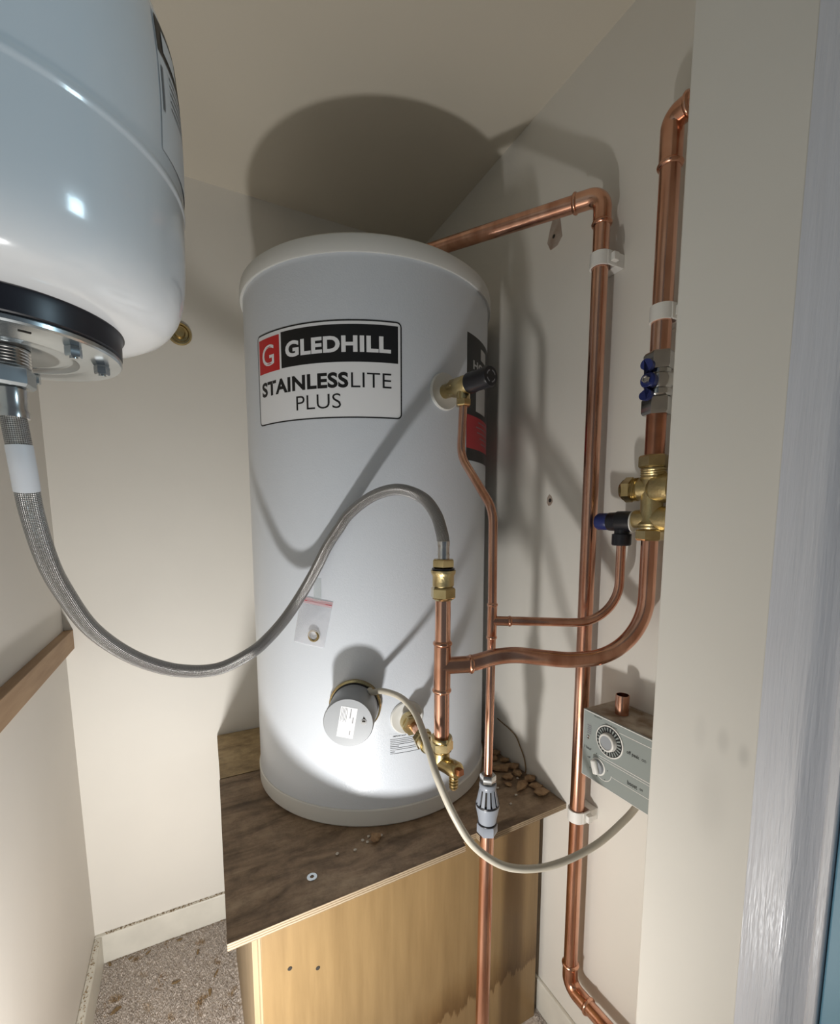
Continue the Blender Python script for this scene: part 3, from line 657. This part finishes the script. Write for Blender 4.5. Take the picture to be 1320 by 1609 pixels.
# cylinder inlet: nuts, stub, elbow body, drain cock
di = thing('inlet_drain_fitting', 'brass inlet elbow with drain cock below the cold feed pipe', 'fitting', tuple(cp(-97.4, .785, R0+.01)))
n2_ = cn(-97.4); q0 = cp(-97.4, .785)
MB().lathe([(.0125, .0012), (.0125, .018)], q0, n2_, 28).build('spigot', M['clip'], di)
MB().lathe([(.016, .016), (.0195, .018), (.0195, .034)], q0, n2_, 32).hexnut(.0200, .018, q0+n2_*.026, n2_, .3).build('inlet_nut', M['brass_cast'], di)
MB().tube([q0+n2_*.044, q0+n2_*.098], .0085, 24).build('copper_stub', M['copper_fit'], di)
MB().hexnut(.0185, .018, q0+n2_*.086, n2_, .1).lathe([(.0150, .104), (.0150, .120)], q0, n2_, 28).build('compression_nut', M['brass'], di)
ev = Vector((TX, TY, .789))
MB().tube([q0+n2_*.118, ev-n2_*.012, ev, ev+Vector((0, 0, .018))], [.0125, .0135, .0140, .0125], 28).build('elbow_body', M['brass_cast'], di)
MB().lathe([(.0135, .803), (.0160, .806), (.0165, .808)], (TX, TY, 0), (0, 0, 1), 28).hexnut(.0185, .017, (TX, TY, .806), (0, 0, 1), .5).lathe([(.0165, .822), (.0175, .8255), (.0165, .829), (.0125, .8295)], (TX, TY, 0), (0, 0, 1), 28).build('feed_nut', M['brass'], di)
dk = Vector((.20, -.975, .06)).normalized()
ck = MB().lathe([(.0125, .0), (.0125, .020), (.0130, .022), (.0130, .036), (.0112, .039), (.0075, .0395)], ev+Vector((0, 0, -.004)), dk, 28).build('drain_cock', M['brass'], di)
MB().box((-.0045, -.0045, .0), (.0045, .0045, .007), R=Matrix((dk.cross(Vector((0, 0, 1))).normalized(), dk.cross(dk.cross(Vector((0, 0, 1)))).normalized(), dk)).transposed(), c=ev+Vector((0, 0, -.004))+dk*.0396).build('spindle', M['copper_dark'], ck)
tl = ev+Vector((0, 0, -.004))+dk*.029
MB().lathe([(.0075, -.008), (.0065, -.014), (.0075, -.0145), (.0060, -.019), (.0075, -.0195), (.0060, -.024), (.0075, -.0245), (.0060, -.029), (.0070, -.0295), (.0050, -.033)], tl, (0, 0, 1), 24).build('hose_tail', M['brass'], ck)

# temperature relief valve and its discharge
tn = cn(-80); t0 = cp(-80, 1.4135)
tv = thing('temperature_relief_valve', 'brass relief valve with black knob high on the cylinder', 'valve', tuple(t0+tn*.01))
MB().lathe([(.0130, .0012), (.0130, .020), (.0155, .024), (.0155, .036), (.0165, .038), (.0165, .066), (.0140, .070)], t0, tn, 32).build('body', M['brass_cast'], tv)
MB().hexnut(.0165, .016, t0+tn*.020, tn, .2).build('body_nut', M['brass'], tv)
kn = MB().lathe([(.0165, .068), (.0182, .070), (.0182, .080), (.0172, .084), (.0175, .118), (.0160, .121), (.0, .1215)], t0, tn, 32).build('knob', M['black'], tv)
def kp(x, y): return t0+tn*.1219+Vector((-tn.y, tn.x, 0))*x+Vector((0, 0, 1))*y
for (a, b) in ((20, 80), (110, 170), (200, 250), (280, 340)):
    V = []
    for k in range(7):
        t = math.radians(a+(b-a)*k/6); V += [kp(.0085*math.cos(t), .0085*math.sin(t)), kp(.0108*math.cos(t), .0108*math.sin(t))]
    MB().raw(V, [(2*k, 2*k+1, 2*k+3, 2*k+2) for k in range(6)]).build('emboss', M['greytext'], kn)
to = t0+tn*.053
MB().lathe([(.0115, -.012), (.0125, -.018), (.0125, -.026)], to, (0, 0, 1), 28).hexnut(.0140, .013, to+Vector((0, 0, -.037)), (0, 0, 1), .1).build('outlet_nut', M['brass'], tv)
PX, PY = .455, .620
r15 = .0075
dp = thing('discharge_pipe', 'thin copper discharge pipe bending down from the black knobbed valve', 'pipe', (PX, PY, .735))
zt = to.z-.036
add_pipe(dp, fillet([(to.x, to.y, zt+.004), (to.x-.006, to.y-.002, 1.288), (PX+.004, PY+.004, 1.188), (PX+.003, PY, 1.02)], [.06, .06], 12), r15)
tee2 = MB().tube([(PX+.003, PY, 1.025), (PX+.0025, PY, .972)], r15*1.10, 24)
d15 = (Vector((.648, .506, 0))-Vector((PX, PY, 0))).normalized()
def al15(t, z): v = Vector((PX+.003, PY, z))+d15*t; return v
tee2.tube([al15(0, .999), al15(.030, .9985)], r15*1.10, 24); tee2 = tee2.build('tee', M['copper_fit'], dp)
for p, a in ((Vector((PX+.003, PY, 1.027)), (0, 0, 1)), (Vector((PX+.0025, PY, .970)), (0, 0, 1)), (al15(.030, .9985), d15)):
    collar(MB(), p, a, r15, .0032).build('collar', M['copper_fit'], tee2)
add_pipe(dp, [(PX+.0025, PY, .975), (PX, PY, .712)], r15)
e15 = od
run = al15(.020, .999); tgt = Vector((od.x, od.y, 0)); L15 = (Vector((tgt.x, tgt.y, 0))-Vector((PX+.003, PY, 0))).length
u15 = (Vector((tgt.x, tgt.y, 0))-Vector((PX+.003, PY, 0))).normalized()
def au15(t, z): return Vector((PX+.003, PY, z))+u15*t
add_pipe(dp, [au15(.020, .999), au15(L15-.085, .996)] + [au15(L15-.070+.070*math.sin(PI/2*k/12), .996+.070*(1-math.cos(PI/2*k/12))) for k in range(13)] + [au15(L15, 1.10), au15(L15, 1.135)], r15)

# tundish and pipe below
td = thing('tundish', 'grey plastic tundish with open slots at the board front edge', 'tundish', (PX, PY, .61))
MB().hexnut(.0128, .016, (PX, PY, .706), (0, 0, 1), .35).build('top_nut', M['chrome'], td)
sl = []; 
MB().lathe([(.0125, .7055), (.0135, .704), (.0135, .699), (.0115, .697)], (PX, PY, 0), (0, 0, 1), 28).build('neck', M['tundish'], td)
cg = MB(); NS = 12
for k in range(NS):     # cage bars, the slots between them backed by a near-black core
    a0 = 2*PI*k/NS-PI/NS*.60; a1 = 2*PI*k/NS+PI/NS*.60
    V = []
    for (r, z) in ((.0125, .699), (.0185, .666)):
        for rr in (r, r-.0025):
            for a in (a0, a1): V.append((PX+rr*math.cos(a), PY+rr*math.sin(a), z))
    cg.raw(V, [(0, 1, 5, 4), (2, 6, 7, 3), (0, 4, 6, 2), (1, 3, 7, 5), (0, 2, 3, 1), (4, 5, 7, 6)])
cg.lathe([(.0123, .7015), (.0132, .695), (.0110, .695), (.0105, .7015)], (PX, PY, 0), (0, 0, 1), 28, caps=False)
cg.build('slotted_cage', M['tundish'], td)
MB().lathe([(.0125, .6975), (.0155, .668), (.0, .667)], (PX, PY, 0), (0, 0, 1), 24).build('slot_shade_core', M['hole'], td)  # near-black solid standing in for the shade inside the hollow cage
MB().lathe([(.0182, .668), (.0190, .666), (.0186, .664)], (PX, PY, 0), (0, 0, 1), 32).build('seal_band', M['black'], td)
MB().lathe([(.0186, .664), (.0186, .660), (.0150, .640), (.0140, .632)], (PX, PY, 0), (0, 0, 1), 32).build('cone', M['tundish'], td)
MB().lathe([(.0142, .632), (.0155, .6305), (.0155, .629), (.0130, .628)], (PX, PY, 0), (0, 0, 1), 28).build('lower_seal', M['black'], td)
MB().hexnut(.0165, .020, (PX, PY, .609), (0, 0, 1), .55).build('lower_nut', M['tundish'], td)
td.scale = (1.13, 1.13, 1.0)
lp = MB().tube([(PX, PY, .612), (PX-.006, PY, .002)], r22*1.04, 28).build('tundish_drain_pipe', M['copper'], base=(PX-.006, PY, 0))
tag(lp, 'copper drain pipe running from the tundish to the floor in front of the plinth', 'pipe')

# pipe clips
def pipe_clip(x, y, z, label):
    t = thing('pipe_clip', label, 'pipe clip', (XR, y, z), 'white clips holding the copper pipes')
    mb = MB(); h = .0115; ri, ro = .0146, .0175; n = 20; V = []; F = []
    for k in range(n+1):
        a = PI/2+PI*k/n
        for (r, zz) in ((ri, z-h), (ro, z-h), (ro, z+h), (ri, z+h)): V.append((x+r*math.cos(a), y+r*math.sin(a), zz))
    for k in range(n):
        for j in range(4): F.append((4*k+j, 4*k+(j+1) % 4, 4*k+4+(j+1) % 4, 4*k+4+j))
    F += [(3, 2, 1, 0), (4*n, 4*n+1, 4*n+2, 4*n+3)]
    mb.raw(V, F); mb.build('ring', M['clip'], t)
    for ya, yb in ((y-.0185, y-.0150), (y+.0150, y+.0185)):
        MB().box((x-.002, ya, z-h), (x+.0178, yb, z+h)).build('jaw', M['clip'], t, bevel=.0008)
    MB().box((x+.018, y-.0185, z-h), (XR-.0005, y+.0185, z+h)).build('base', M['clip'], t, bevel=.0008)
    MB().box((x+.004, y-.0265, z-h*.6), (x+.016, y-.0187, z+h*.6)).build('latch', M['clip'], t, bevel=.0008)
pipe_clip(RX, RY, 1.617, 'upper white plastic clip holding the long riser just below its elbow')
pipe_clip(RX, RY+.003, .590, 'lower white plastic clip holding the long riser below the timer box')
pipe_clip(VX, VY, 1.482, 'white plastic clip holding the pipe above the blue handled valve')

# ================================================================== EXPANSION VESSEL + HOSE
EX, EY = -.1335, .534
ev_ = thing('expansion_vessel', 'white enamel expansion vessel hanging at the upper left', 'expansion vessel', (EX, EY, 1.30))
MB().lathe([(.0, 1.345), (.085, 1.3425), (.0935, 1.3425), (.1126, 1.3475), (.1251, 1.3543), (.1318, 1.3610), (.1370, 1.3690), (.1408, 1.3790), (.1430, 1.3900), (.1447, 1.4080), (.1455, 1.4300), (.1460, 1.4480), (.1461, 1.4570), (.1462, 1.4588), (.1468, 1.4600), (.1472, 1.4625), (.1468, 1.4650), (.1463, 1.4662), (.1463, 1.4680), (.1466, 1.4780), (.1473, 1.4950), (.1478, 1.5200), (.1472, 1.5480), (.1442, 1.5837), (.1385, 1.6020), (.1302, 1.6185), (.1147, 1.6458), (.095, 1.668), (.06, 1.690), (.02, 1.700), (0, 1.7005)], (EX, EY, 0), (0, 0, 1), 128).build('shell', M['enamel'], ev_, angle=60)
MB().lathe([(.085, 1.352), (.0953, 1.350), (.0955, 1.3475), (.0925, 1.3440), (.0880, 1.3420), (.0868, 1.3380), (.0864, 1.3240), (.0850, 1.3225), (.05, 1.3225)], (EX, EY, 0), (0, 0, 1), 96).build('rubber_collar', M['black_rubber'], ev_)
MB().lathe([(.0848, 1.3224), (.0858, 1.3210), (.0858, 1.3180), (.0845, 1.3165), (.0600, 1.3160), (.0560, 1.3142), (.0520, 1.3142), (.0490, 1.3165), (.0450, 1.3170), (.0400, 1.3155), (.0360, 1.3155), (.0250, 1.3190), (.0, 1.3190)], (EX, EY, 0), (0, 0, 1), 96).build('flange_plate', M['zinc'], ev_)
for a in map(math.radians, (-37, 4, 88, 132, 180, 228, 275)):
    p = (EX+.0690*math.cos(a), EY+.0690*math.sin(a), 1.3080)
    MB().hexnut(.0064, .0085, p, (0, 0, 1), a).lathe([(.0030, -.0012), (.0030, .0)], p, (0, 0, 1), 12).build('bolt', M['zinc'], ev_)
for k in range(4):
    b2 = math.radians(-66+90*k); p2 = (EX+.0705*math.cos(b2), EY+.0705*math.sin(b2), 1.3159)
    MB().box((-.0012, -.0040, -.0003), (.0012, .0040, .0002), R=Matrix.Rotation(b2, 3, 'Z'), c=p2).build('slot', M['hole'], ev_)
th_ = [(.0172, 1.3185)]
for k in range(5): z = 1.317-.0026*k; th_ += [(.0172, z), (.0160, z-.0010), (.0172, z-.0024)]
th_ += [(.0160, 1.3035)]
MB().lathe(th_, (EX, EY, 0), (0, 0, 1), 40).build('threaded_port', M['chrome'], ev_)
# printed label on the far side
def evp(th, z, off=.0006):
    prof = [(1.4670, .1464), (1.4950, .1475), (1.5200, .1480), (1.5480, .1472), (1.5837, .1442), (1.6020, .1385)]
    for (a, ra), (b, rb) in zip(prof[:-1], prof[1:]):
        if a <= z <= b: r = ra+(rb-ra)*(z-a)/(b-a); break
    else: r = .146
    t = math.radians(th); return Vector((EX+(r+off)*math.cos(t), EY+(r+off)*math.sin(t), z))
def evpatch(name, a0, a1, z0, z1, off, m, parent):
    V = []; F = []; n, k_ = 16, 6
    for j in range(k_+1):
        for i in range(n+1): V.append(evp(a0+(a1-a0)*i/n, z0+(z1-z0)*j/k_, off))
    for j in range(k_):
        for i in range(n): a = j*(n+1)+i; F.append((a, a+1, a+n+2, a+n+1))
    return MB().raw(V, F).build(name, m, parent)
vl = evpatch('label', -27, 35, 1.480, 1.585, .0005, M['paper'], ev_)
evpatch('black_band', -26.5, 34, 1.556, 1.583, .0009, M['ink'], vl)
evpatch('band_print', -23, -12, 1.561, 1.577, .0013, M['paper'], vl)
evpatch('text_block', -25.8, -24.6, 1.512, 1.546, .0009, M['greytext'], vl)
for i in range(5): evpatch('text_line', -20, -4, 1.548-.006*i, 1.5495-.006*i, .0009, M['greytext'], vl)

hz = thing('flexible_hose', 'braided steel flexible hose looping from the vessel to the brass adaptor', 'hose', (EX, EY, 1.30))
MB().hexnut(.0195, .0175, (EX, EY, 1.2865), (0, 0, 1), .42).build('nut', M['zinc'], hz)
MB().lathe([(.0100, 1.2868), (.0118, 1.285), (.0112, 1.282), (.0110, 1.268), (.0118, 1.266), (.0118, 1.2605), (.0100, 1.260)], (EX+.001, EY, 0), (0, 0, 1), 32).build('ferrule', M['steel'], hz)
hpts = [(EX+.001, EY, 1.262), (-.1305, EY, 1.2393), (-.1293, .5365, 1.2143)]
HP = [(-.1290, .5480, 1.1773), (-.1273, .5754, 1.1319), (-.1234, .6086, 1.0954), (-.1107, .6578, 1.0427), (-.0858, .7018, .9980), (-.0524, .7260, .9668), (-.0134, .7397, .9473), (.0347, .7515, .9404), (.0839, .7654, .9555), (.1142, .7835, .9721), (.1416, .7971, .9951), (.1644, .8068, 1.0205), (.1864, .8125, 1.0507), (.2067, .8135, 1.0840), (.2268, .8101, 1.1232), (.2447, .7980, 1.1546), (.2614, .7840, 1.1821), (.2882, .7414, 1.2113), (.3154, .6947, 1.2213), (.3403, .6540, 1.2067), (.3480, .6230, 1.1798), (.3462, .6000, 1.1501)]
full = spline(hpts+HP+[(fx, fy, 1.135)], 10)
MB().tube(full, .0096, 28, uv=True).build('braid', M['braid'], hz)
# white printed sleeve near the top of the hose
def seg(path, a, b): return [p for i, p in enumerate(path) if a <= i <= b]
sv = MB().tube(seg(full, 11, 25), .0101, 28, caps=False).build('sleeve', M['sleeve'], hz)
MB().lathe([(.0094, 1.1120), (.0094, 1.1165), (.0098, 1.118), (.0092, 1.120), (.0092, 1.1305), (.0099, 1.1325), (.0099, 1.1385), (.0094, 1.139)], (fx, fy, 0), (0, 0, 1), 32).build('ferrule', M['steel'], hz)

# ================================================================== TIMER BOX
tb = thing('immersion_timer', 'grey green immersion heater timer box half hidden behind the wall edge', 'timer', (.70, .47, .712))
X0 = .617; Y0, Y1, Z0, Z1 = .380, .557, .7125, .836
MB().box((X0+.003, Y0, Z0), (XR-.0005, Y1, Z1)).build('case', M['timer_case'], tb, bevel=.002)
fp = MB().box((X0, Y0, Z0), (X0+.0029, Y1, Z1)).build('face_panel', M['panel'], tb, bevel=.0008)
def fr(y0, y1, z0, z1, d=.0003): x = X0-d; return MB().raw([(x, y1, z0), (x, y0, z0), (x, y0, z1), (x, y1, z1)], [(0, 1, 2, 3)])
def ft(body, y_left, y_right, z0, z1, bold=0, d=.0004, m='ink'):
    V, F = text_data(body, bold); MB().raw([(X0-d, y_left+(y_right-y_left)*x, z0+(z1-z0)*y) for x, y in V], F).build('lettering', M[m], fp)
for a in ((Y0, Y1, Z1-.0022, Z1-.0008), (Y1-.0016, Y1-.0006, Z0+.001, Z1-.001), (Y0, Y1, Z0+.0006, Z0+.0016), (Y0, .482, .8215, .8225), (Y0, .520, .7645, .7655), (Y0, .520, .7605, .7613), (Y0, .492, .7385, .7393)):
    fr(*a).build('white_line', M['clip'], fp)
V = []
for k in range(13):
    t = PI*(.0+1.0*k/12); V += [(X0-.0003, .510+.0175*math.cos(t)+.0, .7405-.0165*math.sin(t)), (X0-.0003, .510+.0165*math.cos(t), .7405-.0155*math.sin(t))]
MB().raw(V, [(2*k, 2*k+1, 2*k+3, 2*k+2) for k in range(12)]).build('white_line', M['clip'], fp)
ft('off peak', .4660, .4430, .7925, .8005, .012); ft('on', .4385, .4310, .7945, .7985)
ft('boost', .4620, .4440, .7435, .7505, .012); ft('on', .4395, .4340, .7455, .7490)
ft('1 hour', .5520, .5365, .7650, .7705, .008); ft('off', .5440, .5380, .7500, .7530); ft('mains', .5340, .5180, .8300, .8325); ft('off peak time', .5100, .4860, .8255, .8280)
for (y, z) in ((.538, .7330), (.523, .7255), (.506, .7275), (.501, .7460), (.525, .7655)): fr(y-.0008, y+.0008, z-.0008, z+.0008).build('tick', M['ink'], fp)
for i in range(5): fr(.5385, .5475-.001*(i % 2), .8085-.0035*i, .8105-.0035*i).build('text_line', M['greytext'], fp)
MB().lathe([(.0032, 0), (.0032, .001), (.002, .0014), (0, .0014)], (X0, .5445, .7875), (-1, 0, 0), 16).build('screw', M['chrome'], fp)
dl = Vector((X0, .4995, .7985)); dx = Vector((-1, 0, 0))
db = MB().lathe([(.0275, .0), (.0275, .0016), (.0262, .0020), (.0255, .0018), (.0, .0018)], dl, dx, 64).build('dial', M['clip'], tb)
MB().lathe([(.0254, .00185), (.0254, .0023), (.0145, .0023)], dl, dx, 64).build('dial_track', M['ink'], db)
for k in range(24):
    a0 = 2*PI*(k+.18)/24; a1 = 2*PI*(k+.62)/24; V = []
    for r, a in ((.0170, a0), (.0242, a0), (.0242, a1), (.0170, a1)): V.append((dl.x-.0026, dl.y+r*math.cos(a), dl.z+r*math.sin(a)))
    MB().raw(V, [(0, 1, 2, 3)]).build('hour_mark', M['panel'], db)
MB().lathe([(.0160, .0023), (.0150, .0090), (.0135, .0100), (.0120, .0098), (.0120, .0085), (.0, .0085)], dl, dx, 48).build('dial_hub', M['clip'], db)
MB().lathe([(.0119, .0086), (.0, .0087)], dl, dx, 40).build('hub_disc', M['grey_plastic'], db)
kc = Vector((X0, .5205, .7440))
kb = MB().lathe([(.0150, .0), (.0150, .0012), (.0138, .0016), (.0, .0016)], kc, dx, 40).build('boost_knob', M['clip'], tb)
MB().lathe([(.0128, .0017), (.0118, .006), (0, .006)], kc, dx, 32).build('skirt', M['grey_plastic'], kb)
Rk = Matrix.Rotation(math.radians(-18), 3, 'X')
MB().box((-.0125, -.0055, -.0115), (-.0045, .0055, .0135), R=Rk, c=kc).build('grip', M['clip'], kb, bevel=.003)

# copper offcut standing on the timer
st = MB().lathe([(.0100, 0), (.0112, .0006), (.0112, .0335), (.0108, .0345), (.0100, .0345), (.0098, .030), (.0098, .001), (.0100, 0)], (.655, .5085, .8363), (0, 0, 1), 32, caps=False).build('copper_offcut', M['copper'], base=(.655, .5085, .8363))
tag(st, 'short open copper pipe offcut standing on top of the timer box', 'pipe offcut')

# ================================================================== WALL MARKS
ro = thing('brass_rose', 'small round brass rose on the back wall beside the vessel', 'brass rose', (.008, YB, 1.641))
MB().lathe([(.0275, .0002), (.0282, .003), (.0255, .0075), (.0215, .0080), (.0195, .0055), (.0175, .0060), (.0, .0060)], (.008, YB, 1.641), (0, -1, 0), 48).build('backplate', M['brass'], ro)
MB().lathe([(.0130, .006), (.0135, .012), (.0110, .018), (.0, .020)], (.008, YB, 1.641), (0, -1, 0), 40).build('button', M['brass_cast'], ro)
wp = MB().extrude([(.736, 1.738), (.748, 1.727), (.768, 1.727), (.778, 1.745), (.770, 1.770), (.756, 1.800), (.748, 1.800), (.742, 1.770)], 0, .0012, fn=lambda x, y, z: Vector((XR-z, x, y))).build('filler_patch', M['plug'], base=(XR, .757, 1.76))
tag(wp, 'brown filler patch on the right wall below the sloping pipe', 'filler patch')
sh = MB().lathe([(.004, .0012), (.0, .0018)], (XR, .759, 1.749), (-1, 0, 0), 12).build('screw_hole', M['hole'], wp)
wk = thing('wall_plug', 'screw hole with chipped plaster in the right wall beside the riser', 'wall plug', (XR, .748, 1.212))
MB().extrude([(.739, 1.211), (.744, 1.203), (.751, 1.201), (.757, 1.209), (.756, 1.219), (.750, 1.226), (.743, 1.221)], 0, .0008, fn=lambda x, y, z: Vector((XR-z, x, y))).build('chipped_plaster', M['plug'], wk)
MB().lathe([(.0045, .0008), (.0, .0014)], (XR, .747, 1.213), (-1, 0, 0), 12).build('hole', M['hole'], wk)
cw = [(XR-.002, .915, .655), (XR-.003, .890, .652), (XR-.003, .862, .648), (XR-.003, .838, .640), (XR-.003, .822, .622), (XR-.003, .806, .600), (XR-.004, .798, .578), (XR-.004, .798, .5665)]
tag(MB().tube(spline(cw, 6), .0013, 8).build('bare_wire', M['chip'], base=cw[-1]), 'thin brown wire curling up the right wall from the plaster crumbs', 'wire')
